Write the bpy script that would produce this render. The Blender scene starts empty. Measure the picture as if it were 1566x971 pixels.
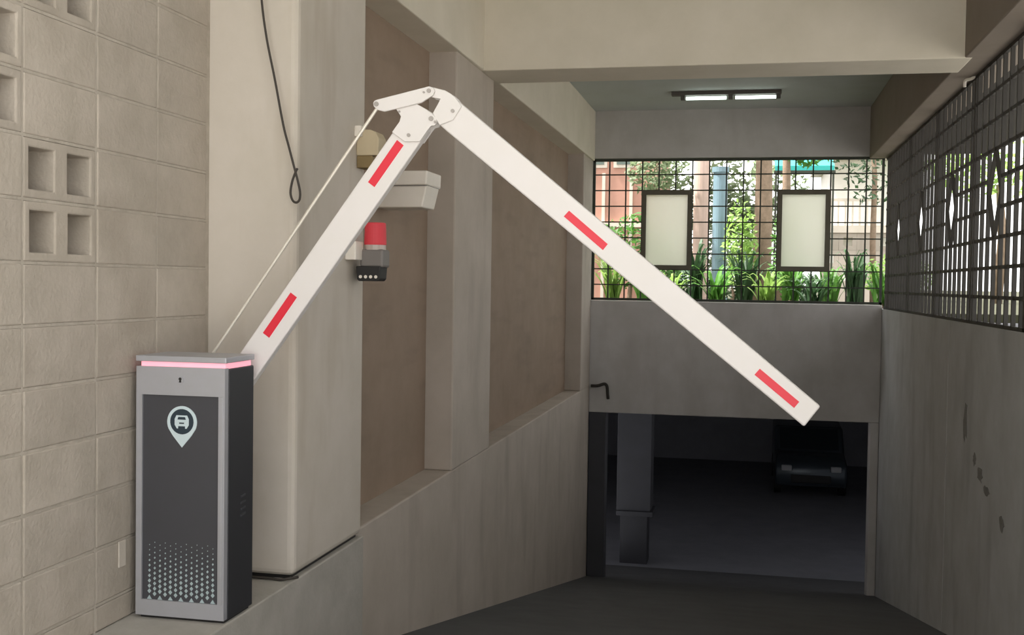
import bpy, bmesh, math, random
from mathutils import Matrix, Vector
random.seed(7)
sc = bpy.context.scene
C = sc.collection

# ------------------------------------------------------------------ camera
EYE = Vector((0, 0, 1.3)); FPX = 1700.0
RGT = Vector((0.97798, 0.208194, 0.014493)); UPV = Vector((-0.020626, 0.02732, 0.999414)); FWD = Vector((-0.207676, 0.977706, -0.031012))
cam = bpy.data.objects.new('camera', bpy.data.cameras.new('camera'))
C.objects.link(cam)
cam.data.sensor_width = 36; cam.data.sensor_fit = 'HORIZONTAL'
cam.data.lens = FPX / 1566 * 36; cam.data.clip_end = 300
cam.matrix_world = Matrix((
    (RGT.x, UPV.x, -FWD.x, EYE.x), (RGT.y, UPV.y, -FWD.y, EYE.y), (RGT.z, UPV.z, -FWD.z, EYE.z), (0, 0, 0, 1)))
sc.camera = cam

# ------------------------------------------------------------------ sky, sun, exposure
world = bpy.data.worlds.new('world'); sc.world = world; world.use_nodes = True
bg = world.node_tree.nodes['Background']
bg.inputs[0].default_value = (1.0, 1.0, 0.99, 1); bg.inputs[1].default_value = 1.9
sun = bpy.data.objects.new('sun', bpy.data.lights.new('sun', 'SUN'))
C.objects.link(sun); sun.data.energy = 11.0; sun.data.angle = math.radians(3); sun.data.color = (1, 0.97, 0.92)
sun.rotation_euler = Vector((0.45, 0.08, -0.89)).to_track_quat('-Z', 'Y').to_euler()
sun.location = (-8, 0, 14)
sc.view_settings.view_transform = 'Standard'; sc.view_settings.look = 'None'
sc.view_settings.gamma = 1; sc.view_settings.exposure = 0.3; sc.view_settings.use_curve_mapping = False

# ------------------------------------------------------------------ helpers
def lin(c):
    return tuple(((v / 255) / 12.92 if v / 255 <= 0.04045 else ((v / 255 + 0.055) / 1.055) ** 2.4) for v in c) + (1,)

def mat(name, rgb, rough=0.8, var=0.0, scale=6.0, bump=0.0, metal=0.0, emit=None, estr=0.0, translucent=0.0, per_object=0.0, stain=None, bscale=60.0):
    m = bpy.data.materials.new(name); m.use_nodes = True
    nt = m.node_tree; b = nt.nodes['Principled BSDF']; out = nt.nodes['Material Output']
    col = lin(rgb)
    b.inputs['Roughness'].default_value = rough; b.inputs['Metallic'].default_value = metal
    b.inputs['Base Color'].default_value = col
    N = nt.nodes.new; L = nt.links.new
    last = None
    if var > 0 or per_object > 0 or stain or bump > 0:
        geo = N('ShaderNodeNewGeometry')
    if var > 0:
        n1 = N('ShaderNodeTexNoise'); n1.inputs['Scale'].default_value = scale; n1.inputs['Detail'].default_value = 5; n1.inputs['Roughness'].default_value = 0.62
        L(geo.outputs['Position'], n1.inputs['Vector'])
        rmp = N('ShaderNodeValToRGB')
        rmp.color_ramp.elements[0].position = 0.3; rmp.color_ramp.elements[1].position = 0.7
        d = 1 - var; u = 1 + var * 0.7
        rmp.color_ramp.elements[0].color = (col[0] * d, col[1] * d, col[2] * d * 0.97, 1)
        rmp.color_ramp.elements[1].color = (min(1, col[0] * u), min(1, col[1] * u), min(1, col[2] * u), 1)
        L(n1.outputs['Fac'], rmp.inputs['Fac']); last = rmp.outputs['Color']
    if per_object > 0:
        oi = N('ShaderNodeObjectInfo'); mr = N('ShaderNodeMapRange')
        mr.inputs['To Min'].default_value = 1 - per_object; mr.inputs['To Max'].default_value = 1 + per_object
        L(oi.outputs['Random'], mr.inputs['Value'])
        mx = N('ShaderNodeVectorMath'); mx.operation = 'SCALE'
        if last: L(last, mx.inputs[0])
        else: mx.inputs[0].default_value = col[:3]
        L(mr.outputs['Result'], mx.inputs['Scale']); last = mx.outputs['Vector']
    if stain:   # streaky stains: (colour, amount, stretch vector)
        scol, amt, st = stain
        mp = N('ShaderNodeMapping'); mp.inputs['Scale'].default_value = st
        L(geo.outputs['Position'], mp.inputs['Vector'])
        n2 = N('ShaderNodeTexNoise'); n2.inputs['Scale'].default_value = 1.0; n2.inputs['Detail'].default_value = 4
        L(mp.outputs['Vector'], n2.inputs['Vector'])
        r2 = N('ShaderNodeMapRange'); r2.inputs['From Min'].default_value = 0.52; r2.inputs['From Max'].default_value = 0.75
        r2.inputs['To Max'].default_value = amt
        L(n2.outputs['Fac'], r2.inputs['Value'])
        mix = N('ShaderNodeMix'); mix.data_type = 'RGBA'
        L(r2.outputs['Result'], mix.inputs['Factor'])
        if last: L(last, mix.inputs['A'])
        else: mix.inputs['A'].default_value = col
        mix.inputs['B'].default_value = lin(scol); last = mix.outputs['Result']
    if last: L(last, b.inputs['Base Color'])
    if bump > 0:
        n3 = N('ShaderNodeTexNoise'); n3.inputs['Scale'].default_value = bscale; n3.inputs['Detail'].default_value = 4
        L(geo.outputs['Position'], n3.inputs['Vector'])
        bp = N('ShaderNodeBump'); bp.inputs['Strength'].default_value = bump; bp.inputs['Distance'].default_value = 0.01
        L(n3.outputs['Fac'], bp.inputs['Height']); L(bp.outputs['Normal'], b.inputs['Normal'])
    if emit:
        b.inputs['Emission Color'].default_value = lin(emit); b.inputs['Emission Strength'].default_value = estr
    if translucent > 0:
        tr = N('ShaderNodeBsdfTranslucent'); tr.inputs['Color'].default_value = col
        if last: L(last, tr.inputs['Color'])
        ms = N('ShaderNodeMixShader'); ms.inputs['Fac'].default_value = translucent
        L(b.outputs['BSDF'], ms.inputs[1]); L(tr.outputs['BSDF'], ms.inputs[2]); L(ms.outputs['Shader'], out.inputs['Surface'])
    return m

def frosted(name):
    m = bpy.data.materials.new(name); m.use_nodes = True
    nt = m.node_tree; out = nt.nodes['Material Output']; N = nt.nodes.new; L = nt.links.new
    nt.nodes.remove(nt.nodes['Principled BSDF'])
    tr = N('ShaderNodeBsdfTranslucent'); tr.inputs['Color'].default_value = (0.93, 0.92, 0.86, 1)
    rf = N('ShaderNodeBsdfRefraction'); rf.inputs['Color'].default_value = (0.95, 0.95, 0.9, 1); rf.inputs['Roughness'].default_value = 0.55; rf.inputs['IOR'].default_value = 1.15
    df = N('ShaderNodeBsdfDiffuse'); df.inputs['Color'].default_value = (0.85, 0.85, 0.8, 1)
    noi = N('ShaderNodeTexNoise'); noi.inputs['Scale'].default_value = 300
    bp = N('ShaderNodeBump'); bp.inputs['Strength'].default_value = 0.1; L(noi.outputs['Fac'], bp.inputs['Height']); L(bp.outputs['Normal'], df.inputs['Normal'])
    m1 = N('ShaderNodeMixShader'); m1.inputs['Fac'].default_value = 0.5; L(tr.outputs[0], m1.inputs[1]); L(rf.outputs[0], m1.inputs[2])
    m2 = N('ShaderNodeMixShader'); m2.inputs['Fac'].default_value = 0.15; L(m1.outputs[0], m2.inputs[1]); L(df.outputs[0], m2.inputs[2])
    L(m2.outputs[0], out.inputs['Surface'])
    return m

class MB:
    def __init__(s): s.v = []; s.f = []
    def box(s, x0, x1, y0, y1, z0, z1):
        i = len(s.v)
        s.v += [(x0, y0, z0), (x1, y0, z0), (x1, y1, z0), (x0, y1, z0), (x0, y0, z1), (x1, y0, z1), (x1, y1, z1), (x0, y1, z1)]
        s.f += [tuple(i + k for k in q) for q in ((0, 3, 2, 1), (4, 5, 6, 7), (0, 1, 5, 4), (1, 2, 6, 5), (2, 3, 7, 6), (3, 0, 4, 7))]
        return s
    def prism(s, poly, a0, a1, axis='y'):
        # poly in the plane across `axis`, extruded a0..a1
        n = len(poly); i = len(s.v)
        def P(p, a):
            return {'y': (p[0], a, p[1]), 'x': (a, p[0], p[1]), 'z': (p[0], p[1], a)}[axis]
        s.v += [P(p, a0) for p in poly] + [P(p, a1) for p in poly]
        s.f += [tuple(i + k for k in range(n)), tuple(i + n + k for k in reversed(range(n)))]
        for k in range(n):
            k2 = (k + 1) % n
            s.f.append((i + k, i + n + k, i + n + k2, i + k2))
        return s
    def tube(s, pts, r, n=8, r1=None):
        pts = [Vector(p) for p in pts]; rings = []
        up = None
        for k, p in enumerate(pts):
            t = (pts[min(k + 1, len(pts) - 1)] - pts[max(k - 1, 0)]).normalized()
            if up is None:
                up = t.orthogonal().normalized()
            a = (up - t * up.dot(t))
            a = a.normalized() if a.length > 1e-6 else t.orthogonal().normalized()
            up = a; b = t.cross(a)
            rr = r if r1 is None else r + (r1 - r) * k / (len(pts) - 1)
            ring = []
            for j in range(n):
                th = 2 * math.pi * j / n
                ring.append(len(s.v)); s.v.append(tuple(p + a * (rr * math.cos(th)) + b * (rr * math.sin(th))))
            rings.append(ring)
        for k in range(len(rings) - 1):
            for j in range(n):
                j2 = (j + 1) % n
                s.f.append((rings[k][j], rings[k][j2], rings[k + 1][j2], rings[k + 1][j]))
        s.f.append(tuple(reversed(rings[0]))); s.f.append(tuple(rings[-1]))
        return s
    def cyl(s, p0, p1, r, n=20, r1=None): return s.tube([p0, p1], r, n, r1)
    def build(s, name, m, parent=None, bevel=0.0, smooth=False, seg=2):
        me = bpy.data.meshes.new(name); me.from_pydata(s.v, [], s.f)
        bm = bmesh.new(); bm.from_mesh(me)
        bmesh.ops.recalc_face_normals(bm, faces=bm.faces)
        if bevel > 0:
            es = [e for e in bm.edges if len(e.link_faces) == 2 and e.calc_face_angle(0) > 0.5]
            bmesh.ops.bevel(bm, geom=es, offset=bevel, segments=seg, affect='EDGES', profile=0.5, clamp_overlap=True)
        bm.to_mesh(me); bm.free()
        if smooth:
            for p in me.polygons: p.use_smooth = True
        me.materials.append(m)
        o = bpy.data.objects.new(name, me); C.objects.link(o)
        if parent:
            o.parent = parent
            o.matrix_parent_inverse = Matrix.Translation(-parent.location)
        return o

def empty(name, loc):
    o = bpy.data.objects.new(name, None); C.objects.link(o); o.location = loc; o.empty_display_size = 0.1
    return o
def tag(o, label, cat, group=None, kind=None):
    o['label'] = label; o['category'] = cat
    if group: o['group'] = group
    if kind: o['kind'] = kind
    return o
def struct(o, label, cat):
    return tag(o, label, cat, kind='structure')
def spline(pts, n=5):
    P = [Vector(p) for p in pts]; P = [2 * P[0] - P[1]] + P + [2 * P[-1] - P[-2]]; out = []
    for i in range(1, len(P) - 2):
        a, b, c, d = P[i - 1:i + 3]
        for k in range(n):
            t = k / n
            out.append(0.5 * ((2 * b) + (c - a) * t + (2 * a - 5 * b + 4 * c - d) * t * t + (3 * b - a - 3 * c + d) * t ** 3))
    return out + [P[-2]]
def arc(cx, cz, r, a0, a1, n):
    return [(cx + r * math.cos(math.radians(a0 + (a1 - a0) * k / n)), cz + r * math.sin(math.radians(a0 + (a1 - a0) * k / n))) for k in range(n + 1)]

# ------------------------------------------------------------------ materials
M = {}
M['block'] = mat('block_concrete', (180, 170, 158), 0.92, 0.13, 5, 0.35, per_object=0.05, stain=((158, 147, 133), 0.5, (3, 3, 3)))
M['mortar'] = mat('mortar', (182, 173, 161), 0.95, 0.15, 14, 0.4)
M['hole_back'] = mat('hole_back', (122, 110, 98), 0.95, 0.12, 8, 0.3)  # darkened so the shade inside the holes is in the colour
M['pillar'] = mat('pillar_plaster', (204, 195, 184), 0.75, 0.06, 3, 0.08, stain=((170, 156, 136), 0.4, (6, 6, 1.2)), bscale=25)
M['plaster'] = mat('grey_plaster', (188, 177, 166), 0.85, 0.1, 2.2, 0.1, stain=((150, 139, 127), 0.5, (3, 3, 0.7)), bscale=25)
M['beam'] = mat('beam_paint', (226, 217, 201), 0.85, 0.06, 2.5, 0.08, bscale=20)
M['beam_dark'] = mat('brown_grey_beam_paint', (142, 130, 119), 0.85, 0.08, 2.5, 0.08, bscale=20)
M['ceiling'] = mat('ceiling_paint', (192, 196, 194), 0.9, 0.06, 2.0, 0.05)
M['far'] = mat('far_wall_paint', (194, 190, 188), 0.9, 0.1, 2.5, 0.06, stain=((168, 162, 158), 0.5, (3, 3, 1)))
M['brown'] = mat('brown_panel', (154, 134, 117), 0.8, 0.1, 3, 0.06, stain=((128, 112, 99), 0.5, (1.2, 1.2, 7)))
M['wall_r'] = mat('worn_plaster', (192, 193, 194), 0.88, 0.11, 2.5, 0.12, stain=((150, 150, 150), 0.6, (2.6, 2.6, 0.8)), bscale=22)
M['floor'] = mat('floor_concrete', (176, 171, 163), 0.9, 0.12, 5, 0.2)
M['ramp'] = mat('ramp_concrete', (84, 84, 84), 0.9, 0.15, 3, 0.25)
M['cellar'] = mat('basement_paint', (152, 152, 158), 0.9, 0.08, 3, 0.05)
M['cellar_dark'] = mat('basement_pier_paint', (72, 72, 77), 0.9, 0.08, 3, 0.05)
M['cellar_floor'] = mat('basement_asphalt', (130, 130, 136), 0.9, 0.1, 2, 0.1)
M['iron'] = mat('dark_iron', (50, 46, 41), 0.6, 0.12, 12, 0.05)
M['iron_green'] = mat('green_iron', (52, 56, 46), 0.6, 0.12, 12, 0.05)
M['eave'] = mat('dark_eave', (46, 41, 36), 0.9, 0.1, 4)
M['casement'] = mat('casement_paint', (96, 90, 76), 0.6, 0.1, 8)
M['frost'] = frosted('frosted_glass')
M['silver'] = mat('silver_paint', (180, 180, 186), 0.42, 0.02, 20, metal=0.35)
M['charcoal'] = mat('charcoal_paint', (48, 48, 52), 0.5, 0.03, 20)
M['panel'] = mat('dark_panel', (70, 70, 75), 0.35, 0.02, 10)
M['white'] = mat('boom_white', (228, 223, 221), 0.45, 0.02, 4)
M['red'] = mat('red_reflector', (226, 42, 62), 0.4)
M['pink'] = mat('pink_light', (250, 190, 200), 0.5, emit=(255, 160, 182), estr=0.5)
M['logo'] = mat('logo_print', (205, 220, 224), 0.5)
M['logo_dark'] = mat('logo_dark_print', (42, 56, 66), 0.5)
M['dots'] = mat('dot_print', (172, 188, 190), 0.5)
M['steel'] = mat('steel_rod', (226, 220, 208), 0.4, metal=0.3)
M['bolt'] = mat('bolt_steel', (166, 160, 154), 0.45, metal=0.5)
M['black'] = mat('black_rubber', (34, 32, 31), 0.6)
M['cable'] = mat('cable_black', (62, 56, 50), 0.7)
M['beige'] = mat('beige_plastic', (196, 180, 150), 0.6, 0.04, 8)
M['ochre'] = mat('ochre_plastic', (132, 112, 74), 0.6, 0.06, 8)
M['offwhite'] = mat('offwhite_plastic', (240, 232, 222), 0.55, 0.03, 6)
M['lens'] = mat('red_lens', (206, 62, 72), 0.6, emit=(220, 60, 70), estr=0.08)
M['grey'] = mat('grey_plastic', (122, 116, 112), 0.5)
M['clear'] = mat('clear_collar', (190, 176, 168), 0.3)
M['tube'] = mat('lamp_tube', (240, 250, 245), 0.4, emit=(236, 255, 246), estr=4.0)
M['housing'] = mat('lamp_housing', (92, 86, 82), 0.6)
M['leaf'] = mat('leaf_green', (92, 140, 62), 0.55, 0.35, 3, translucent=0.4, per_object=0.25)
M['leaf_pale'] = mat('leaf_pale', (150, 184, 96), 0.55, 0.3, 3, translucent=0.45, per_object=0.2)
M['leaf_grey'] = mat('leaf_grey', (132, 148, 112), 0.6, 0.35, 2, translucent=0.4)
M['leaf_dark'] = mat('leaf_dark', (62, 92, 58), 0.55, 0.35, 3, translucent=0.3, per_object=0.2)
M['bark'] = mat('bark', (142, 122, 104), 0.9, 0.25, 9, 0.5)
M['redwall'] = mat('terracotta_wall', (184, 140, 124), 0.85, 0.08, 3)
M['stone'] = mat('pale_stone', (206, 196, 184), 0.85, 0.08, 3)
M['whitewash'] = mat('whitewash', (242, 240, 238), 0.85, 0.03, 3)
M['chip'] = mat('chipped_plaster', (136, 134, 131), 0.95, 0.2, 14, 0.4)
M['bluepost'] = mat('blue_post', (116, 140, 152), 0.5, 0.08, 6)
M['pinkpost'] = mat('pink_post', (206, 178, 166), 0.8, 0.08, 5)
M['teal'] = mat('teal_awning', (70, 190, 186), 0.6, 0.05, 5, translucent=0.3)
M['glass_dark'] = mat('window_dark', (92, 104, 96), 0.2)
M['soil'] = mat('garden_soil', (66, 66, 46), 0.95, 0.25, 3, 0.3)
M['paving'] = mat('pale_paving', (196, 194, 190), 0.9, 0.08, 2, 0.1)
M['car'] = mat('car_paint', (70, 78, 84), 0.25, metal=0.3)
M['car_glass'] = mat('car_glass', (40, 46, 50), 0.1)
M['headlight'] = mat('headlight', (190, 190, 190), 0.15)

# ------------------------------------------------------------------ dimensions (metres, floor at z = 0, corridor along +Y)
XW = -2.302      # block wall face
XP1 = -1.899     # first pillar, lane side
XL = -1.978      # ramp wall on the left
XB = -2.17       # brown recess panel
XR = 1.59        # ramp wall on the right
YF = 14.13       # far wall
ZB = 2.87        # beam soffits
ZC = 3.5         # ceiling
YP1 = 4.47
SL = 0.212       # ramp slope
def rz(y): return 0.0 if y < 2.5 else max(-3.3, -(y - 2.5) * SL)
YR1 = 2.5 + 3.3 / SL

# ------------------------------------------------------------------ ground, ramp, platform
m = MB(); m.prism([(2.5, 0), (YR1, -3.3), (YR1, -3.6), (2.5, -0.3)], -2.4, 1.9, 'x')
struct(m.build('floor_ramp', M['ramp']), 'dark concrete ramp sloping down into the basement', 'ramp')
m = MB(); m.box(-1.88, 14, -0.5, 2.5, -0.3, 0).box(-30, 30, -34, -0.5, -0.3, 0)
struct(m.build('floor_forecourt', M['paving']), 'pale concrete forecourt in front of the ramp', 'floor')
m = MB(); m.box(-2.75, XP1 + 0.003, -0.5, 5.36, -1.2, 0)
struct(m.build('floor', M['floor'], bevel=0.006), 'grey concrete ledge floor under the barrier cabinet', 'floor')

# ramp retaining wall, left, with its ledge
m = MB(); m.prism([(5.36, 0), (YF + 0.3, 0), (YF + 0.3, -3.5), (5.36, -3.5)], -2.6, XL, 'x')
struct(m.build('wall_left_ramp', M['plaster'], bevel=0.01), 'grey plastered ramp wall with ledge on the left', 'wall')
# slab face continues below the first pillar
# recess panels
for i, (y0, y1) in enumerate(((5.3, 7.4), (8.45, 13.4))):
    m = MB(); m.box(-2.5, XB, y0, y1, 0.0, ZC)
    struct(m.build('wall_left_recess' if i == 0 else 'wall_left_recess_far', M['brown']),
           ('brown painted recess panel between the first and second pillars', 'dark brown recess panel between the second pillar and the far wall')[i], 'wall')

# ------------------------------------------------------------------ concrete pillars
m = MB(); m.box(-2.43, XP1, YP1, 5.34, 0.016, 3.5)
p = m.build('concrete_pillar', M['pillar'], bevel=0.03, seg=3)
struct(p, 'cream plastered pillar right behind the barrier cabinet', 'pillar')
MB().box(-2.42, XP1 - 0.03, YP1 + 0.03, 5.33, 0.0, 0.03).build('base_joint', M['black'], p)
m = MB(); m.box(-2.43, XL + 0.005, 7.37, 8.49, 0.0, ZC)
struct(m.build('concrete_pillar', M['plaster'], bevel=0.012), 'grey plastered pillar on the ledge beside the white box', 'pillar')
m = MB(); m.box(-2.43, XL + 0.005, 13.35, YF, 0.0, ZC)
struct(m.build('concrete_pillar', M['plaster'], bevel=0.012), 'narrow grey pillar at the far window corner', 'pillar')

# ------------------------------------------------------------------ beams, ceiling
m = MB(); m.box(-2.45, -1.95, 5.3, YF, ZB, ZC)
struct(m.build('beam_left', M['beam'], bevel=0.01), 'long grey concrete beam above the left recess panels', 'beam')
m = MB(); m.box(1.40, 1.80, 4.47, YF, ZB, ZC)
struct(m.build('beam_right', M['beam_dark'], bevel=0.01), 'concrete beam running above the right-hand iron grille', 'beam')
m = MB(); m.box(-1.97, 1.45, 8.05, 8.58, ZB - 0.004, ZC)
struct(m.build('beam_cross', M['beam'], bevel=0.008), 'wide cream cross beam spanning the ramp overhead', 'beam')
m = MB(); m.box(-2.43, 1.85, 1.6, YF + 0.3, ZC, ZC + 0.25)  # stretch in front of the pillars is added, unseen, to cut overhead sky
struct(m.build('ceiling', M['ceiling']), 'grey-green concrete ceiling above the ramp', 'ceiling')

# ------------------------------------------------------------------ block wall
BH = 0.2072; BL = 0.416; Z0 = 0.100; Y0 = 3.197; JT = 0.010
wl = empty('wall_left', (XW, 3.2, 0)); struct(wl, 'cream concrete block wall with square pierced blocks', 'wall')
m = MB(); m.box(-3.2, XW - 0.13, 0.0, YP1 + 0.02, 0, 9)  # extra height, out of view, added to keep the sun off the lane
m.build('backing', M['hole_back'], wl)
m = MB()
for k in range(0, 14):
    z = Z0 + k * BH
    m.box(XW - 0.13, XW - 0.003, Y0 - 5 * BL, YP1, z - JT / 2, z + JT / 2)
for j in range(-5, 4):
    y = Y0 + j * BL
    m.box(XW - 0.13, XW - 0.0031, y - JT / 2, y + JT / 2, 0, Z0 + 13 * BH)
m.box(XW - 0.13, XW - 0.0032, Y0 + 3 * BL, YP1, 0, Z0 + 13 * BH)
m.build('mortar', M['mortar'], wl)
MB().box(XW - 0.13, XW, 0.0, YP1, Z0 + 13 * BH, ZC).build('upper_wall', M['pillar'], wl)
MB().box(XW - 0.13, XW, 0.0, Y0 - 5 * BL, 0, Z0 + 13 * BH).build('plain_wall', M['block'], wl)

def block_mesh(h, holes):
    w = BL - JT
    if not holes:
        return MB().box(-0.125, 0, 0, w, 0, h)
    m = MB()
    hw, hh = 0.136, h * 0.70; mz = (h - hh) / 2; my = 0.030; mid = w - 2 * my - 2 * hw
    ys = [0, my, my + hw, my + hw + mid, my + 2 * hw + mid, w]; zs = [0, mz, mz + hh, h]
    idx = {}
    for xi, x in enumerate((-0.125, 0)):
        for a, y in enumerate(ys):
            for b, z in enumerate(zs):
                idx[(xi, a, b)] = len(m.v); m.v.append((x, y, z))
    solid = lambda a, b: 0 <= a < 5 and 0 <= b < 3 and not (b == 1 and a in (1, 3))
    for a in range(5):
        for b in range(3):
            if not solid(a, b): continue
            for xi in (0, 1):
                m.f.append((idx[xi, a, b], idx[xi, a + 1, b], idx[xi, a + 1, b + 1], idx[xi, a, b + 1]))
            for (da, db, e) in ((-1, 0, ((a, b), (a, b + 1))), (1, 0, ((a + 1, b), (a + 1, b + 1))), (0, -1, ((a, b), (a + 1, b))), (0, 1, ((a, b + 1), (a + 1, b + 1)))):
                if not solid(a + da, b + db):
                    (p0, p1) = e
                    m.f.append((idx[0, p0[0], p0[1]], idx[0, p1[0], p1[1]], idx[1, p1[0], p1[1]], idx[1, p0[0], p0[1]]))
    return m
protos = {}
def place_block(kind, h, holes, y, z):
    dx = random.uniform(-0.0025, 0.0025)
    if kind not in protos:
        o = block_mesh(h, holes).build('concrete_block' if not holes else 'pierced_block', M['block'], bevel=0.005 if not holes else 0.006, seg=2)
        protos[kind] = o
    else:
        o = protos[kind].copy(); C.objects.link(o)
    o.parent = wl; o.matrix_parent_inverse = Matrix.Translation(-wl.location)
    o.location = (XW + dx, y + JT / 2, z + JT / 2)
for j in range(-5, 3):
    place_block('base', Z0 - JT, False, Y0 + j * BL, -JT / 2 + 0.003)
    for k in range(13):
        holes = j <= 0 and k in ((6, 7, 10, 11) if j % 2 == 0 else (8, 9, 12))
        place_block('h' if holes else 's', BH - JT, holes, Y0 + j * BL, Z0 + k * BH)

# small pale patch plate by the cabinet
o = MB().box(XW, XW + 0.006, 3.757, 3.806, 0.205, 0.305).build('wall_plate', M['pillar'], bevel=0.003)
tag(o, 'small pale rectangular plate on the block wall left of the cabinet', 'wall plate')

# ------------------------------------------------------------------ right wall
wr = empty('wall_right', (XR, 9, 0)); struct(wr, 'worn grey plaster ramp wall below the right-hand grille', 'wall')
for (y0, y1) in ((4.47, 9.50), (9.516, YF + 0.3)):
    MB().prism([(y0, 1.05), (y1, 1.05), (y1, -3.5), (y0, -3.5)], XR, XR + 0.2, 'x').build('wall_section', M['wall_r'], wr, bevel=0.006)
MB().box(XR + 0.02, XR + 0.19, 9.48, 9.53, -3.5, 1.04).build('joint_filler', M['ramp'], wr)
struct(MB().box(XR + 0.005, XR + 0.205, 2.0, 4.46, 0, 3.45).build('wall_right_light_blocker', M['brown']), 'added unseen wall right of the entrance that blocks side light', 'wall')  # added out of view to hold side light off pillar and block wall
# chipped plaster patches
def blob(y, z, ry, rzz, seed, n=14):
    r = random.Random(seed)
    return [(y + ry * math.cos(2 * math.pi * k / n) * r.uniform(0.55, 1.1), z + rzz * math.sin(2 * math.pi * k / n) * r.uniform(0.55, 1.1)) for k in range(n)]
for i, (y, z, a, b) in enumerate(((8.72, 0.32, 0.09, 0.16), (8.35, 0.10, 0.07, 0.05), (8.16, 0.02, 0.11, 0.06), (7.93, -0.05, 0.10, 0.035), (7.45, -0.17, 0.08, 0.06))):
    MB().prism(blob(y, z, a, b, 30 + i), XR - 0.003, XR + 0.004, 'x').build('plaster_chip', M['chip'], wr)

# ------------------------------------------------------------------ far wall: spandrel, window, header
wf = empty('wall_far', (0, YF, 0)); struct(wf, 'grey end wall around the barred window above the ramp opening', 'wall')
MB().box(XL, XR, YF, YF + 0.28, -0.34, 1.095).build('spandrel', M['far'], wf, bevel=0.01)
MB().box(-2.45, XR + 0.2, YF, YF + 0.28, 2.9, ZC).build('header', M['far'], wf)
MB().box(-2.45, XL, YF, YF + 0.28, -3.5, 2.9).build('side_pier', M['far'], wf)
MB().box(XR - 0.10, XR, YF + 0.02, YF + 0.28, -3.5, -0.34).build('opening_jamb', M['far'], wf, bevel=0.008)
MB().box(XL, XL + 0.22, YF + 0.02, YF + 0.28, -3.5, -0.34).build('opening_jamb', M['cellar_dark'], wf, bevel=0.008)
# faint rust-red smudges on the spandrel
NC, NR = 17, 9
WX0, WX1, WZ0, WZ1 = XL + 0.005, XR - 0.005, 1.10, 2.895
cx = [WX0 + (WX1 - WX0) * i / NC for i in range(NC + 1)]; cz = [WZ0 + (WZ1 - WZ0) * i / NR for i in range(NR + 1)]
w1 = empty('window_1', (0, YF + 0.05, WZ0)); struct(w1, 'wide barred end window with two frosted casements', 'window')
fr = 0.03
m = MB()
m.box(WX0, WX1, YF + 0.03, YF + 0.07, WZ0, WZ0 + fr).box(WX0, WX1, YF + 0.03, YF + 0.07, WZ1 - fr, WZ1)
m.box(WX0, WX0 + fr, YF + 0.03, YF + 0.07, WZ0, WZ1).box(WX1 - fr, WX1, YF + 0.03, YF + 0.07, WZ0, WZ1)
m.build('window_frame', M['iron_green'], w1)
sash = ((3, 6), (11, 14)); R0, R1 = 2, 7
bw = 0.0085
for i in range(1, NC):
    if any(a < i < b for a, b in sash):
        segs = ((WZ0, cz[R0]), (cz[R1], WZ1))
    else:
        segs = ((WZ0, WZ1),)
    for z0, z1 in segs:
        MB().box(cx[i] - bw, cx[i] + bw, YF + 0.04, YF + 0.058, z0, z1).build('bar', M['iron_green'], w1)
for k in range(1, NR):
    segs = [(WX0, WX1)]
    if R0 < k < R1:
        segs = [(WX0, cx[3]), (cx[6], cx[11]), (cx[14], WX1)]
    for x0, x1 in segs:
        MB().box(x0, x1, YF + 0.036, YF + 0.05, cz[k] - bw * 0.9, cz[k] + bw * 0.9).build('bar', M['iron_green'], w1)
for a, b in sash:
    x0, x1, z0, z1 = cx[a], cx[b], cz[R0], cz[R1]; t = 0.055
    m = MB()
    m.box(x0, x1, YF + 0.015, YF + 0.075, z0, z0 + t).box(x0, x1, YF + 0.015, YF + 0.075, z1 - t, z1)
    m.box(x0, x0 + t, YF + 0.015, YF + 0.075, z0 + t, z1 - t).box(x1 - t, x1, YF + 0.015, YF + 0.075, z0 + t, z1 - t)
    c = m.build('casement_frame', M['casement'], w1)
    MB().box(x0 + t, x1 - t, YF + 0.04, YF + 0.046, z0 + t, z1 - t).build('frosted_pane', M['frost'], c)

# ------------------------------------------------------------------ right-hand iron grille with diamonds
w2 = empty('window_2', (XR + 0.1, 9, 1.05)); struct(w2, 'long iron bar grille with diamond motifs above the right wall', 'window')
CELL = 1.65 / 8; D = 0.0128
yc0 = 8.03
zr = [1.05 + 0.2 * k for k in range(10)]
GX0, GX1 = XR + 0.01, XR + 0.01 + 2 * D
ys = []
k = 0
cells = range(-17, 30)
posts = [yc0 + CELL * 4 * 0.86 + 1.65 * q for q in range(-3, 4)]
for n_ in cells:
    y = yc0 + n_ * CELL
    if y > YF - 0.08: break
    ph = n_ % 8
    if ph == 0: segs = ((zr[0], zr[3]), (zr[6], 2.87))
    else: segs = ((zr[0], 2.87),)
    for z0, z1 in segs:
        MB().box(GX0, GX1, y - D, y + D, z0, z1).build('bar', M['iron'], w2)
    if ph == 0:
        yl, yr_ = y - CELL, y + CELL
        dm = MB(); zc = (zr[3] + zr[6]) / 2; t = 0.010
        cor = [(yl + D, zc), (y, zr[6]), (yr_ - D, zc), (y, zr[3])]
        for q in range(4):
            (ya, za), (yb, zb) = cor[q], cor[(q + 1) % 4]
            l = math.hypot(yb - ya, zb - za); ny, nz = -(zb - za) / l * t, (yb - ya) / l * t
            dm.prism([(ya + ny, za + nz), (yb + ny, zb + nz), (yb - ny, zb - nz), (ya - ny, za - nz)], GX0, GX1, 'x')
        dm.build('diamond', M['iron'], w2)
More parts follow.
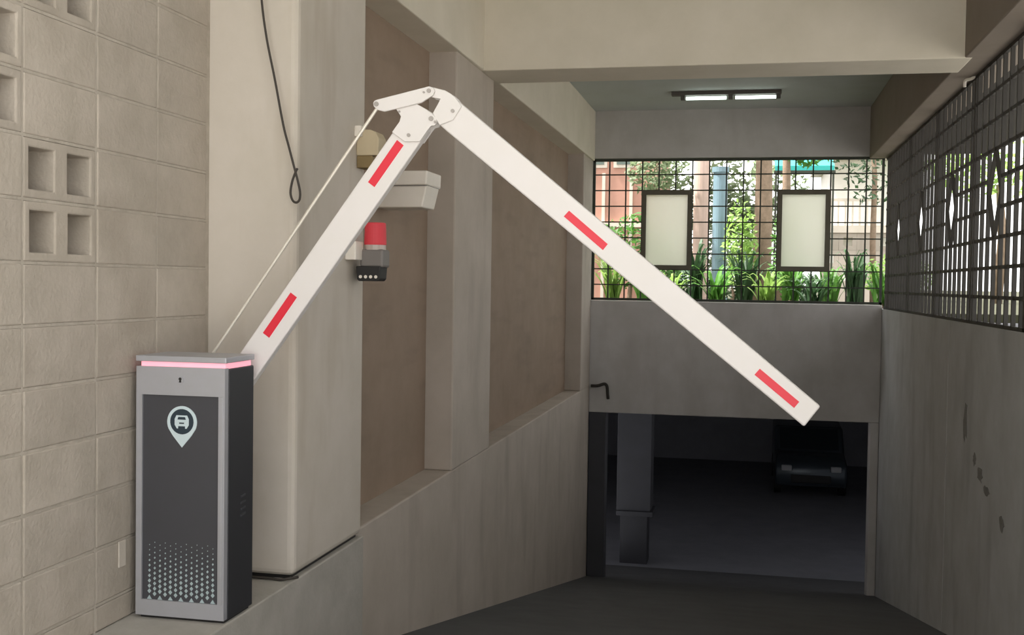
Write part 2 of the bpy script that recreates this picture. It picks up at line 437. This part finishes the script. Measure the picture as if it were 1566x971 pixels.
for kz, z in enumerate(zr[1:-1], 1):
    # horizontal bars, interrupted inside the diamond motifs
    ends = [yc0 - 17 * CELL]
    segs = []
    if kz in (4, 5):
        y = ends[0]
        for q in range(-2, 5):
            cyq = yc0 + 1.65 * q
            if cyq - CELL > YF: break
            segs.append((y, min(cyq - CELL, YF))); y = cyq + CELL
        if y < YF: segs.append((y, YF - 0.03))
    else:
        segs = [(ends[0], YF - 0.03)]
    for y0, y1 in segs:
        if y1 > y0: MB().box(GX0 + 0.004, GX1 - 0.004, y0, y1, z - 0.012, z + 0.012).build('bar', M['iron'], w2)
for y in posts:
    if y < YF - 0.1: MB().box(GX0, XR + 0.055, y - 0.025, y + 0.025, 1.05, 2.87).build('post', M['iron'], w2)
m = MB(); m.box(GX0, GX1, 4.5, YF, 1.05, 1.075).box(GX0, GX1, 4.5, YF, 2.845, 2.87)
m.build('window_frame', M['iron'], w2)
# outside eave slab on the right
o = MB().box(1.80, 2.85, 4.47, YF + 0.3, 2.95, 3.08).build('trim_1', M['eave'])
struct(o, 'thin concrete eave outside above the right grille', 'eave')

# ------------------------------------------------------------------ barrier cabinet
CX0, CX1, CY0, CY1 = -2.268, -1.900, 3.826, 4.066
cab = empty('barrier_cabinet', ((CX0 + CX1) / 2, (CY0 + CY1) / 2, 0))
tag(cab, 'silver and charcoal barrier cabinet with pink light strip and pin logo', 'barrier cabinet')
MB().box(CX0 + 0.012, CX1 - 0.012, CY0 + 0.02, CY1 - 0.01, 0, 0.02).build('plinth', M['black'], cab)
MB().box(CX0 + 0.002, CX1, CY0 + 0.028, CY1, 0.012, 0.962).build('body', M['charcoal'], cab, bevel=0.004)
# silver front door as a frame around a sunk dark panel
px0, px1, pz0, pz1 = CX0 + 0.024, CX1 - 0.030, 0.074, 0.858
m = MB()
m.box(CX0, CX1 - 0.004, CY0, CY0 + 0.03, 0.014, pz0).box(CX0, CX1 - 0.004, CY0, CY0 + 0.03, pz1, 0.965)
m.box(CX0, px0, CY0, CY0 + 0.03, pz0, pz1).box(px1, CX1 - 0.004, CY0, CY0 + 0.03, pz0, pz1)
door = m.build('door', M['silver'], cab)
MB().box(px1 + 0.006, CX1 - 0.010, CY0 - 0.003, CY0, pz0, pz1).build('edge_trim', M['silver'], door, bevel=0.002)
lk = MB().cyl((-2.083, CY0, 0.917), (-2.083, CY0 - 0.005, 0.917), 0.012, 24).build('lock', M['silver'], door)
ring = MB()
pan = MB().box(px0, px1, CY0 + 0.008, CY0 + 0.028, pz0, pz1).build('front_panel', M['panel'], cab)
MB().prism([(-2.089, 0.908), (-2.079, 0.908), (-2.080, 0.916)] + arc(-2.084, 0.921, 0.006, -20, 200, 8) + [(-2.087, 0.916)], CY0 - 0.0062, CY0 - 0.005).build('keyhole', M['black'], door)
# pin logo: ring + tip + bus icon, printed relief
lc, lz, R_ = -2.081, 0.757, 0.061
yp = CY0 + 0.008
pin = arc(lc, lz, R_, 205, -25, 28)
tip = (lc, 0.661)
outer = pin + [(lc + R_ * 0.62, lz - 0.052), tip, (lc - R_ * 0.62, lz - 0.052)]
MB().prism(outer, yp - 0.003, yp).build('pin_logo', M['logo'], pan)
MB().prism(arc(lc, lz + 0.002, 0.048, 0, 352, 32), yp - 0.004, yp - 0.003).build('logo_disc', M['logo_dark'], pan)
bus = [(lc - 0.020, lz - 0.024), (lc - 0.024, lz - 0.018), (lc - 0.029, lz - 0.010), (lc - 0.029, lz + 0.012), (lc - 0.022, lz + 0.026), (lc + 0.022, lz + 0.026), (lc + 0.029, lz + 0.012), (lc + 0.029, lz - 0.010), (lc + 0.024, lz - 0.018), (lc + 0.020, lz - 0.024)]
MB().prism(bus, yp - 0.005, yp - 0.004).build('vehicle_icon', M['logo'], pan)
m = MB(); m.prism([(lc - 0.017, lz + 0.010), (lc - 0.014, lz + 0.020), (lc + 0.014, lz + 0.020), (lc + 0.017, lz + 0.010)], yp - 0.0058, yp - 0.005)
m.box(lc - 0.010, lc + 0.010, yp - 0.0058, yp - 0.005, lz - 0.006, lz - 0.001)
m.box(lc - 0.014, lc + 0.014, yp - 0.0058, yp - 0.005, lz - 0.024, lz - 0.015)
m.build('icon_detail', M['logo_dark'], pan)
# rows of diamond-shaped dots fading upwards
m = MB()
ncol = 13; dx = (px1 - px0 - 0.052) / (ncol - 1)
for i in range(ncol):
    x = px0 + 0.030 + i * dx
    for r in range(11):
        z = pz0 + 0.012 + r * 0.0188 * 1.05 + (0.0099 if i % 2 else 0)
        s_ = 0.0098 * max(0.12, 1 - r / 10.6) ** 0.75 * (0.9 if i % 2 else 1)
        if r == 0 and i % 2 == 0:
            m.prism([(x - s_, pz0 + 0.001), (x + s_, pz0 + 0.001), (x, pz0 + 0.016)], yp - 0.002, yp)
            continue
        m.prism([(x - s_ * 0.85, z), (x, z - s_), (x + s_ * 0.85, z), (x, z + s_)], yp - 0.002, yp)
o = m.build('dot_pattern', M['dots'], pan); o['kind'] = 'stuff'
MB().box(CX0 + 0.014, CX1 - 0.008, CY0 + 0.012, CY1 - 0.012, 0.955, 0.988).build('light_strip', M['pink'], cab)
MB().box(CX0 - 0.001, CX1 + 0.002, CY0 - 0.004, CY1 + 0.002, 0.984, 1.006).build('lid', M['silver'], cab, bevel=0.003)
for q in range(4):
    z = 0.385 + q * 0.024
    MB().prism([(3.955, z), (3.993, z + 0.004), (3.993, z + 0.011), (3.955, z + 0.007)], CX1 - 0.002, CX1 + 0.004, 'x').build('vent_louvre', M['panel'], cab)

# ------------------------------------------------------------------ folding boom (rests on the shaft behind the cabinet)
YA, YB2 = 4.105, 4.150
boom = empty('folding_boom', (-1.98, 4.127, 0.89))
tag(boom, 'white folding barrier boom arm bent over the ramp with red stickers', 'barrier arm')
d = Vector((0.587, 0.809)); n_ = Vector((-0.809, 0.587)) ; c0 = Vector((-1.543, 1.511)); hw = 0.0565
lo = c0 + d * -0.76; 
e0, e1 = lo + n_ * hw, lo - n_ * hw
a1 = MB().prism([tuple(e1), (-1.2083, 1.879), (-1.225, 1.905), (-1.30, 1.945), (-1.3295, 1.9045), tuple(e0)], YA, YB2).build('lower_arm', M['white'], boom, bevel=0.006)
m = MB()
gus = [(-1.352, 1.872), (-1.322, 1.912), (-1.317, 1.932), (-1.336, 1.960), (-1.29, 1.975), (-1.268, 1.9855), (-1.2300, 1.965), (-1.1944, 1.9426), (-1.178, 1.925), (-1.172, 1.908), (-1.180, 1.896), (-1.196, 1.893), (-1.208, 1.880), (-1.240, 1.835), (-1.300, 1.835)]
m.prism(gus, YA - 0.010, YA).prism(gus, YB2, YB2 + 0.010)
m.build('hinge_plate', M['white'], boom, bevel=0.002)
lev = [(-1.4255, 1.984), (-1.4190, 1.9925), (-1.4086, 1.996), (-1.2026, 2.0423), (-1.186, 2.036), (-1.180, 2.022), (-1.186, 2.008), (-1.2331, 1.9800), (-1.3342, 1.9585), (-1.3799, 1.9490), (-1.4090, 1.9570), (-1.4230, 1.9700)]
MB().prism(lev, YA - 0.022, YA - 0.010).build('lever', M['white'], boom, bevel=0.003)
ua = [(-1.1605, 1.9850), (-1.130, 1.999), (-1.106, 1.9985), (-1.092, 1.9870), (0.2599, 0.8745), (0.2051, 0.7996), (-1.1400, 1.8760), (-1.1626, 1.8960), (-1.190, 1.9420)]
a2 = MB().prism(ua, YA, YB2).build('upper_arm', M['white'], boom, bevel=0.006)
brk = [(-1.2026, 2.0423), (-1.1437, 2.0275), (-1.120, 2.014), (-1.102, 1.9990), (-1.0914, 1.985), (-1.078, 1.965), (-1.110, 1.915), (-1.1626, 1.8960), (-1.190, 1.9420), (-1.1605, 1.9950), (-1.1950, 2.0020), (-1.211, 2.018), (-1.211, 2.034)]
m = MB(); m.prism(brk, YA - 0.0095, YA).prism(brk, YB2, YB2 + 0.0095)
m.build('bracket', M['white'], boom, bevel=0.002)
MB().box(0.0, 0.001, 0, 0.001, 0, 0.001) if False else None
def bolt(x, z, r=0.008, y=YA - 0.010):
    MB().cyl((x, y + 0.001, z), (x, y - 0.005, z), r, 16).build('bolt', M['bolt'], boom)
bolt(-1.4107, 1.9785, 0.009, YA - 0.022); bolt(-1.2023, 2.0245, 0.008, YA - 0.022); bolt(-1.222, 2.019, 0.004, YA - 0.022)
bolt(-1.1955, 1.921, 0.009); bolt(-1.284, 1.8594, 0.007); bolt(-1.1108, 1.9485, 0.007); bolt(-1.1790, 1.908, 0.005); bolt(-1.322, 1.950, 0.004)
for st in ([(-1.3335, 1.8430), (-1.3068, 1.8222), (-1.4225, 1.6626), (-1.4490, 1.6820)],
           [(-1.7650, 1.2500), (-1.7385, 1.2310), (-1.8541, 1.0690), (-1.8810, 1.0880)],
           [(-0.6604, 1.5724), (-0.5135, 1.4490), (-0.5310, 1.4266), (-0.6798, 1.5510)],
           [(0.0453, 1.0039), (0.1859, 0.8891), (0.1684, 0.8664), (0.0270, 0.9815)]):
    MB().prism(st, YA - 0.0015, YA + 0.001).build('red_sticker', M['red'], boom)
# hub and tie rod behind the cabinet
MB().cyl((-1.975, CY1, 0.905), (-1.975, YA + 0.01, 0.905), 0.045, 24).build('pivot_shaft', M['bolt'], boom)
rod0 = Vector((-2.12, YA - 0.016, 0.955)); rod1 = Vector((-1.4125, YA - 0.016, 1.960))
MB().cyl(tuple(rod0), tuple(rod1), 0.0065, 12).build('tie_rod', M['steel'], boom, smooth=False)
MB().cyl((-2.12, CY1, 0.955), (-2.12, YA + 0.002, 0.955), 0.014, 16).build('rod_anchor', M['bolt'], boom)

# ------------------------------------------------------------------ hanging cable with looped end
pts = [(-2.12, 4.455, 3.53), (-2.095, 4.435, 3.1), (-2.068, 4.425, 2.75), (-2.043, 4.42, 2.483), (-2.018, 4.42, 2.317), (-1.981, 4.42, 2.151), (-1.941, 4.42, 1.957), (-1.915, 4.42, 1.865), (-1.898, 4.42, 1.805), (-1.884, 4.42, 1.758),
       (-1.872, 4.42, 1.715), (-1.862, 4.42, 1.672), (-1.864, 4.42, 1.640), (-1.878, 4.42, 1.627), (-1.895, 4.42, 1.636), (-1.905, 4.42, 1.668), (-1.898, 4.42, 1.715), (-1.884, 4.425, 1.758), (-1.878, 4.428, 1.772)]
tag(MB().tube(spline(pts), 0.0052, 8).build('hanging_cable', M['cable'], smooth=True), 'thin dark cable with looped end hanging before the cream pillar', 'cable')
pts = [(-2.28, YP1 - 0.012, 0.012), (-2.10, YP1 - 0.014, 0.008), (-2.0, YP1 - 0.016, 0.008), (-1.95, YP1 - 0.02, 0.006), (-1.91, YP1 - 0.008, 0.012), (-1.885, YP1 + 0.02, 0.012)]
tag(MB().tube(spline(pts), 0.006, 8).build('floor_cable', M['cable'], smooth=True), 'short dark cable lying along the foot of the cream pillar', 'cable')

# ------------------------------------------------------------------ wall devices by the pillar
jb = empty('junction_box', (-1.85, 5.25, 1.86)); tag(jb, 'beige box with ochre underside on the pillar behind the tie rod', 'junction box')
MB().prism([(-1.899, 1.915), (-1.785, 1.915), (-1.783, 2.00), (-1.80, 2.03), (-1.83, 2.042), (-1.899, 2.042)], 5.20, 5.32).build('box_body', M['beige'], jb, bevel=0.006)
MB().box(-1.899, -1.815, 5.205, 5.31, 1.855, 1.915).build('underside', M['ochre'], jb, bevel=0.006)
MB().box(-1.899, -1.865, 5.17, 5.20, 2.005, 2.058).build('corner_cap', M['offwhite'], jb, bevel=0.004)

bc = empty('alarm_beacon', (-1.80, 5.2, 1.30)); tag(bc, 'red alarm beacon on grey body with black base on the pillar', 'alarm beacon')
MB().cyl((-1.795, 5.2, 1.475), (-1.795, 5.2, 1.585), 0.055, 28, 0.051).build('red_lens', M['lens'], bc, bevel=0.006)
MB().cyl((-1.795, 5.2, 1.452), (-1.795, 5.2, 1.478), 0.052, 28).build('collar', M['clear'], bc)
MB().box(-1.858, -1.738, 5.15, 5.26, 1.365, 1.455).build('grey_body', M['grey'], bc, bevel=0.012)
m = MB(); m.prism([(-1.872, 1.372), (-1.748, 1.372), (-1.752, 1.31), (-1.762, 1.299), (-1.858, 1.299), (-1.868, 1.31)], 5.14, 5.25)
bb = m.build('black_base', M['black'], bc, bevel=0.004)
for q in range(4):
    x = -1.848 + q * 0.026
    MB().cyl((x, 5.141, 1.32), (x, 5.137, 1.32), 0.008, 14).build('white_dot', M['offwhite'], bb)
MB().box(-1.899, -1.845, 5.06, 5.17, 1.400, 1.490).build('wall_bracket', M['offwhite'], bc, bevel=0.005)

wb = empty('white_wall_box', (-2.03, 6.3, 1.72)); tag(wb, 'off-white wall box with lipped lid between the two pillars', 'wall box')
MB().prism([(-2.17, 1.733), (-1.872, 1.733), (-1.842, 1.862), (-2.17, 1.862)], 6.24, 6.50).build('box_body', M['offwhite'], wb, bevel=0.008)
MB().prism([(-2.17, 1.862), (-1.838, 1.862), (-1.835, 1.945), (-2.17, 1.945)], 6.215, 6.52).build('box_lid', M['offwhite'], wb, bevel=0.008)
MB().box(-2.17, -1.845, 6.225, 6.50, 1.858, 1.866).build('seam', M['grey'], wb)

# ------------------------------------------------------------------ ceiling lamp, hook, pipe
lamp = empty('ceiling_lamp', (-0.3, 12.85, ZC)); tag(lamp, 'slim ceiling batten lamp with two lit tubes above the far window', 'lamp')
MB().box(-0.905, 0.315, 12.79, 12.89, 3.455, ZC).build('housing', M['housing'], lamp, bevel=0.006)
for x0, x1 in ((-0.74, -0.29), (-0.19, 0.265)):
    MB().cyl((x0, 12.84, 3.425), (x1, 12.84, 3.425), 0.018, 16).build('tube', M['tube'], lamp)
for x in (-0.77, -0.24, 0.285):
    MB().box(x - 0.03, x + 0.02, 12.81, 12.87, 3.405, 3.46).build('tube_holder', M['housing'], lamp, bevel=0.004)
pts = [(1.535, 8.80, 2.80), (1.535, 8.80, 2.835), (1.545, 8.79, 2.850), (1.575, 8.77, 2.855), (1.60, 8.76, 2.872)]
tag(MB().tube(spline(pts), 0.012, 10).build('conduit_hook', M['offwhite'], smooth=True), 'small white bent conduit under the right-hand beam', 'conduit')
pts = [(XL + 0.03, YF - 0.03, 0.0), (XL + 0.12, YF - 0.04, 0.005), (XL + 0.20, YF - 0.04, 0.03), (XL + 0.235, YF - 0.035, 0.0), (XL + 0.245, YF - 0.03, -0.10), (XL + 0.25, YF - 0.015, -0.16)]
tag(MB().tube(spline(pts), 0.02, 10).build('drain_pipe', M['iron'], smooth=True), 'short dark bent pipe at the corner below the far window', 'pipe')

# ------------------------------------------------------------------ basement
m = MB()
m.box(-7, 7, YR1 - 0.01, 30, -3.6, -3.3)
struct(m.build('floor_basement', M['cellar_floor']), 'dark basement floor beyond the ramp', 'floor')
struct(MB().box(-7, 7, YF + 0.28, 30, -0.34, 0.0).build('ceiling_basement', M['cellar']), 'dark basement ceiling beyond the opening', 'ceiling')
struct(MB().box(-7, 7, 29.8, 30, -3.6, 0.0).build('wall_basement_back', M['cellar']), 'dark back wall of the basement', 'wall')
struct(MB().box(-7.2, -7, YF, 30, -3.6, 0.9).build('wall_basement_left', M['cellar']), 'dark left side wall of the basement', 'wall')
struct(MB().box(7, 7.2, YF, 30, -3.6, 0.9).build('wall_basement_right', M['cellar']), 'dark right side wall of the basement', 'wall')
m = MB(); m.box(-7, -2.45, YF, YF + 0.28, -3.6, 0.9).box(XR, 7, YF, YF + 0.28, -3.6, 0.9)
struct(m.build('wall_basement_front', M['cellar']), 'foundation wall either side of the ramp opening', 'wall')
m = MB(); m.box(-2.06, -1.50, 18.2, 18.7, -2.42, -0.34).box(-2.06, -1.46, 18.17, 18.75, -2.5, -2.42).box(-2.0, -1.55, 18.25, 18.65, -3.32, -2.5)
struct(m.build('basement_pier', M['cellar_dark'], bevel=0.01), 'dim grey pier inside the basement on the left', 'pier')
# small dark car parked in the basement
car = empty('parked_car', (1.41, 26, -3.3)); tag(car, 'small dark car parked facing out in the dim basement', 'car')
cxm, cw = 1.41, 0.76
prof = [(24.9, 0.25), (24.85, 0.45), (24.9, 0.72), (25.1, 0.82), (25.75, 0.92), (26.35, 1.40), (27.6, 1.45), (28.3, 1.05), (28.4, 0.5), (28.3, 0.25)]
MB().prism([(y, -3.3 + z) for y, z in prof], cxm - cw, cxm + cw, 'x').build('car_body', M['car'], car, bevel=0.07, seg=3, smooth=True)
MB().prism([(25.80, -2.365), (26.30, -1.95), (26.28, -1.93), (25.78, -2.345)], cxm - cw + 0.12, cxm + cw - 0.12, 'x').build('windscreen', M['car_glass'], car)
for s in (-1, 1):
    MB().box(cxm + s * 0.52 - 0.11, cxm + s * 0.52 + 0.11, 24.83, 24.95, -2.70, -2.58).build('headlight', M['headlight'], car, bevel=0.02)
    for yy in (25.5, 27.7):
        MB().cyl((cxm + s * (cw - 0.14), yy, -3.02), (cxm + s * (cw + 0.01), yy, -3.02), 0.28, 24).build('wheel', M['black'], car)
MB().box(cxm - 0.42, cxm + 0.42, 24.825, 24.93, -2.95, -2.78).build('radiator_grille', M['black'], car, bevel=0.02)

# ------------------------------------------------------------------ garden and buildings outside
GZ = 1.0
struct(MB().box(-60, 60, YF + 0.28, 260, 0.0, GZ).build('ground_garden', M['soil']), 'raised garden ground behind the end window', 'ground')
struct(MB().box(1.86, 14, 2.5, YF + 0.28, -0.3, 0.75).build('ground_side', M['paving']), 'pale paved yard outside the right grille', 'ground')

def strap_plant(name, x, y, h, n, spread, mt, label, seed, group='strap-leaved plants behind the end window'):
    r = random.Random(seed); m = MB()
    for k in range(n):
        a = r.uniform(0, 2 * math.pi); hh = h * r.uniform(0.6, 1.05); sp = spread * r.uniform(0.4, 1.1); w = r.uniform(0.018, 0.034)
        bx, by = x + r.uniform(-.08, .08), y + r.uniform(-.06, .06)
        dx, dy = math.cos(a), math.sin(a); base = len(m.v); S = 6
        for s in range(S + 1):
            t = s / S; rr = sp * t ** 1.4; zz = hh * (t * 1.25 - 0.55 * t ** 3.2) ; ww = w * (1 - t ** 2 * 0.95) + 0.002
            m.v.append((bx + dx * rr - dy * ww, by + dy * rr + dx * ww, GZ + zz)); m.v.append((bx + dx * rr + dy * ww, by + dy * rr - dx * ww, GZ + zz + 0.004))
        for s in range(S):
            q = base + 2 * s; m.f.append((q, q + 1, q + 3, q + 2))
    e = empty(name, (x, y, GZ)); m.build('leaves', mt, e)
    MB().cyl((x, y, GZ), (x, y, GZ + 0.12), 0.05, 8, 0.03).build('crown_base', M['bark'], e)
    return tag(e, label, 'plant', group)

def leaf_cloud(name, blobs, n, size, mt, parent, seed):
    r = random.Random(seed); m = MB()
    for k in range(n):
        (x, y, z, rx, ry, rz_) = blobs[r.randrange(len(blobs))]
        while True:
            u = Vector((r.uniform(-1, 1), r.uniform(-1, 1), r.uniform(-1, 1)))
            if 0.3 < u.length <= 1: break
        p = Vector((x + u.x * rx, y + u.y * ry, z + u.z * rz_))
        a = Vector((r.gauss(0, 1), r.gauss(0, 1), r.gauss(0, .6))).normalized(); b = a.orthogonal().normalized()
        s = size * r.uniform(0.6, 1.3); i = len(m.v)
        for q in (-a * s, b * s * 0.42, a * s, -b * s * 0.42): m.v.append(tuple(p + q))
        m.f.append((i, i + 1, i + 2, i + 3))
    return m.build(name, mt, parent)

# strap-leaved plants: x, y, height, leaves, spread, material, label
PL = [(-1.80, 15.0, 0.95, 34, 0.40, 'leaf_pale', 'bright arching strap-leaved plant at the far left of the end window'),
      (-1.42, 15.7, 0.80, 32, 0.40, 'leaf', 'strap-leaved plant under the left half of the left frosted casement'),
      (-1.06, 15.0, 0.62, 32, 0.36, 'leaf_pale', 'pale strap-leaved plant under the right half of the left frosted casement'),
      (-0.72, 15.7, 1.25, 34, 0.30, 'leaf_dark', 'tall dark upright strap-leaved plant right of the left casement'),
      (-0.40, 15.0, 0.75, 32, 0.40, 'leaf', 'arching strap-leaved plant at the foot of the blue post'),
      (-0.06, 15.7, 1.05, 32, 0.40, 'leaf_dark', 'dark strap-leaved plant in the middle of the end window'),
      (0.22, 15.0, 0.70, 30, 0.40, 'leaf_pale', 'pale strap-leaved plant before the thick trunk'),
      (0.56, 15.7, 0.90, 32, 0.40, 'leaf', 'strap-leaved plant just left of the right frosted casement'),
      (0.82, 15.0, 0.60, 30, 0.34, 'leaf_dark', 'dark strap-leaved plant below the right frosted casement'),
      (1.08, 15.7, 0.80, 32, 0.34, 'leaf', 'strap-leaved plant at the lower right corner of the right casement'),
      (1.34, 15.0, 1.05, 34, 0.28, 'leaf_dark', 'tall dark strap-leaved plant right of the right casement'),
      (1.76, 15.8, 0.85, 32, 0.34, 'leaf', 'strap-leaved plant at the far right of the end window')]
for i, (x, y, h, n, sp, mt, lb) in enumerate(PL):
    strap_plant('strap_plant', x, y, h, n, sp, M[mt], lb, 100 + i)
def shrub(name, blobs, n, size, mt, label, seed, cat='shrub'):
    x, y, z = blobs[0][:3]
    e = empty(name, (x, y, GZ)); leaf_cloud('foliage', blobs, n, size, M[mt], e, seed)
    MB().tube([(x, y, GZ), (x + 0.03, y, (GZ + z) / 2), (x, y, z)], 0.04, 8, 0.015).build('stem', M['bark'], e)
    return tag(e, label, cat)
shrub('leafy_shrub', [(-1.75, 16.6, 1.8, 0.5, 0.3, 0.6), (-1.35, 16.6, 1.6, 0.4, 0.3, 0.5)], 900, 0.06, 'leaf', 'bushy green shrub before the terracotta house', 1)
shrub('leafy_shrub', [(-0.13, 16.9, 1.9, 0.26, 0.25, 0.7)], 420, 0.06, 'leaf_pale', 'slim pale green shrub between blue post and trunk', 2)
shrub('leafy_shrub', [(0.56, 17.4, 1.8, 0.26, 0.3, 0.7)], 420, 0.06, 'leaf', 'narrow shrub left of the right frosted casement', 3)
shrub('leafy_hedge', [(-0.65, 24.6, 2.3, 0.95, 0.5, 1.3), (0.3, 24.8, 2.2, 0.9, 0.5, 1.2), (-0.1, 24.6, 3.3, 1.4, 0.5, 0.9)], 2600, 0.10, 'leaf_grey', 'tall grey-green hedge far behind the trunk and posts', 5, 'hedge')
shrub('low_hedge', [(-0.3 + 0.55 * q, 20.62, 1.3, 0.45, 0.15, 0.38) for q in (0, -2, -1, 1, 2)], 1500, 0.07, 'leaf_dark', 'low dark hedge behind the strap-leaved plants', 6, 'hedge')
shrub('leafy_shrub', [(2.3, 18.5, 1.5, 0.6, 0.3, 0.35)], 420, 0.06, 'leaf_pale', 'low yellow-green shrub before the pierced garden wall', 4)
# trees
def tree(x, y, r0, top, blobs, n, size, mt, label, seed, lean=0.1):
    e = empty('garden_tree', (x, y, GZ))
    MB().tube([(x, y, GZ - 0.02), (x + lean * 0.3, y, GZ + top * 0.35), (x + lean * 0.2, y, GZ + top * 0.7), (x + lean, y, GZ + top)], r0, 12, r0 * 0.6).build('trunk', M['bark'], e, smooth=True)
    leaf_cloud('foliage', blobs, n, size, M[mt], e, seed)
    return tag(e, label, 'tree')
tree(0.18, 18.5, 0.17, 4.0, [(-0.5, 18.3, 5.4, 1.3, 1.2, 0.9)], 700, 0.12, 'leaf_dark', 'thick-trunked tree in the middle of the end window', 11)
tree(0.55, 20.2, 0.09, 4.2, [(1.0, 20.2, 3.75, 0.4, 0.35, 0.35), (1.3, 20.3, 5.2, 0.7, 0.7, 0.7)], 420, 0.09, 'leaf', 'slim leaning tree just right of the thick trunk', 12, 0.25)
tree(-1.50, 17.6, 0.05, 2.4, [(-1.42, 17.6, 3.1, 0.5, 0.4, 0.42)], 700, 0.06, 'leaf_grey', 'small dark tree above the left frosted casement', 13)
tree(2.15, 20.5, 0.06, 3.2, [(2.1, 20.5, 3.2, 0.5, 0.4, 0.5), (1.8, 20.4, 3.6, 0.4, 0.4, 0.35)], 240, 0.065, 'leaf_dark', 'sparse small tree right of the right casement', 14, -0.1)
# posts
def post(name, x, y, r, z1, mt, label, cat):
    e = empty(name, (x, y, GZ))
    MB().cyl((x, y, GZ), (x, y, z1), r, 20).build('shaft', M[mt], e, smooth=False)
    MB().cyl((x, y, GZ), (x, y, GZ + 0.12), r * 1.25, 20).build('foot', M[mt], e)
    MB().cyl((x, y, z1), (x, y, z1 + 0.08), r * 1.2, 20).build('cap', M[mt], e)
    return tag(e, label, cat)
post('pink_column', -0.77, 18.0, 0.12, 4.4, 'pinkpost', 'pale pink round column right of the left casement', 'column')
post('blue_post', -0.46, 17.5, 0.11, 3.05, 'bluepost', 'blue-grey round post beside the pale pink column', 'post')

# terracotta house
h = empty('terracotta_house', (-3.2, 22, GZ)); tag(h, 'terracotta-walled house seen through the left of the end window', 'house')
MB().box(-7.0, -1.75, 21, 25, GZ, 7.0).build('wall', M['redwall'], h)
for x in (-3.35, -2.85, -2.35):
    w = MB().box(x - 0.19, x + 0.19, 20.97, 21.02, 3.50, 4.5).build('window', M['stone'], h)
    MB().box(x - 0.13, x + 0.13, 20.955, 20.98, 3.56, 4.44).build('pane', M['glass_dark'], w)
MB().box(-7.1, -1.7, 20.9, 21, 2.38, 2.46).build('ledge', M['stone'], h)
for x in (-2.72, -2.2):
    MB().box(x - 0.03, x + 0.03, 20.96, 21.0, GZ, 3.4).build('pilaster', M['stone'], h)
# white house with railing and pierced wall
h = empty('white_house', (2.6, 29, GZ)); tag(h, 'bright white house with balcony railing at the right of the window', 'house')
MB().box(1.9, 3.25, 28, 32, GZ, 4.6).build('wall', M['whitewash'], h)
MB().box(1.6, 3.35, 26.9, 32, 4.35, 4.75).build('roof_slab', M['paving'], h)
MB().box(1.8, 3.25, 27.0, 28, 2.55, 2.75).build('balcony_slab', M['stone'], h)
MB().box(1.8, 3.25, 27.0, 27.05, 3.32, 3.38).build('hand_rail', M['stone'], h)
for q in range(9):
    x = 1.85 + q * 0.16
    MB().box(x - 0.02, x + 0.02, 27.0, 27.04, 2.75, 3.32).build('baluster', M['stone'], h)
g = empty('pierced_garden_wall', (2.2, 24, GZ)); tag(g, 'grey garden wall with square holes before the white house', 'wall')
for q in range(4):
    x0 = 1.45 + q * 0.36
    for r_ in range(4):
        z0 = GZ + r_ * 0.36
        hole = (q + r_) % 2 == 0 and r_ > 0
        m = MB()
        if hole:
            m.box(x0, x0 + 0.36, 24, 24.12, z0, z0 + 0.09).box(x0, x0 + 0.36, 24, 24.12, z0 + 0.27, z0 + 0.36).box(x0, x0 + 0.09, 24, 24.12, z0 + 0.09, z0 + 0.27).box(x0 + 0.27, x0 + 0.36, 24, 24.12, z0 + 0.09, z0 + 0.27)
        else:
            m.box(x0 + 0.003, x0 + 0.357, 24, 24.12, z0 + 0.003, z0 + 0.357)
        m.build('block', M['plaster'], g)
MB().box(1.4, 2.94, 23.96, 24.16, GZ + 1.44, GZ + 1.56).build('coping', M['stone'], g)
# teal awning
a = empty('teal_awning', (1.0, 22, GZ)); tag(a, 'teal canvas awning at the top of the end window', 'awning')
MB().prism([(22.0, 3.52), (22.0, 3.62), (23.2, 4.05), (23.2, 4.0)], 0.45, 1.55, 'x').build('canvas', M['teal'], a)
MB().box(0.43, 1.57, 21.98, 22.02, 3.48, 3.53).build('front_rail', M['iron_green'], a)
for x in (0.47, 1.53):
    MB().cyl((x, 22.0, GZ), (x, 22.0, 3.5), 0.02, 10).build('leg', M['iron_green'], a)
# greenery outside the right grille
for i, (x, y, lb) in enumerate(((5.3, 26, 'pale sunlit tree outside the right grille, beyond its far end'), (8.2, 31, 'pale distant tree outside the right grille'))):
    e = empty('yard_tree', (x, y, GZ)); 
    MB().tube([(x, y, GZ - 0.02), (x + 0.1, y, 2.4), (x, y, 3.6)], 0.13, 10, 0.07).build('trunk', M['bark'], e, smooth=True)
    leaf_cloud('foliage', [(x, y, 4.6, 1.6, 1.6, 1.2), (x - 0.6, y, 3.9, 1.0, 1.0, 0.7)], 260, 0.16, M["leaf_pale"], e, 50 + i)
    tag(e, lb, 'tree')
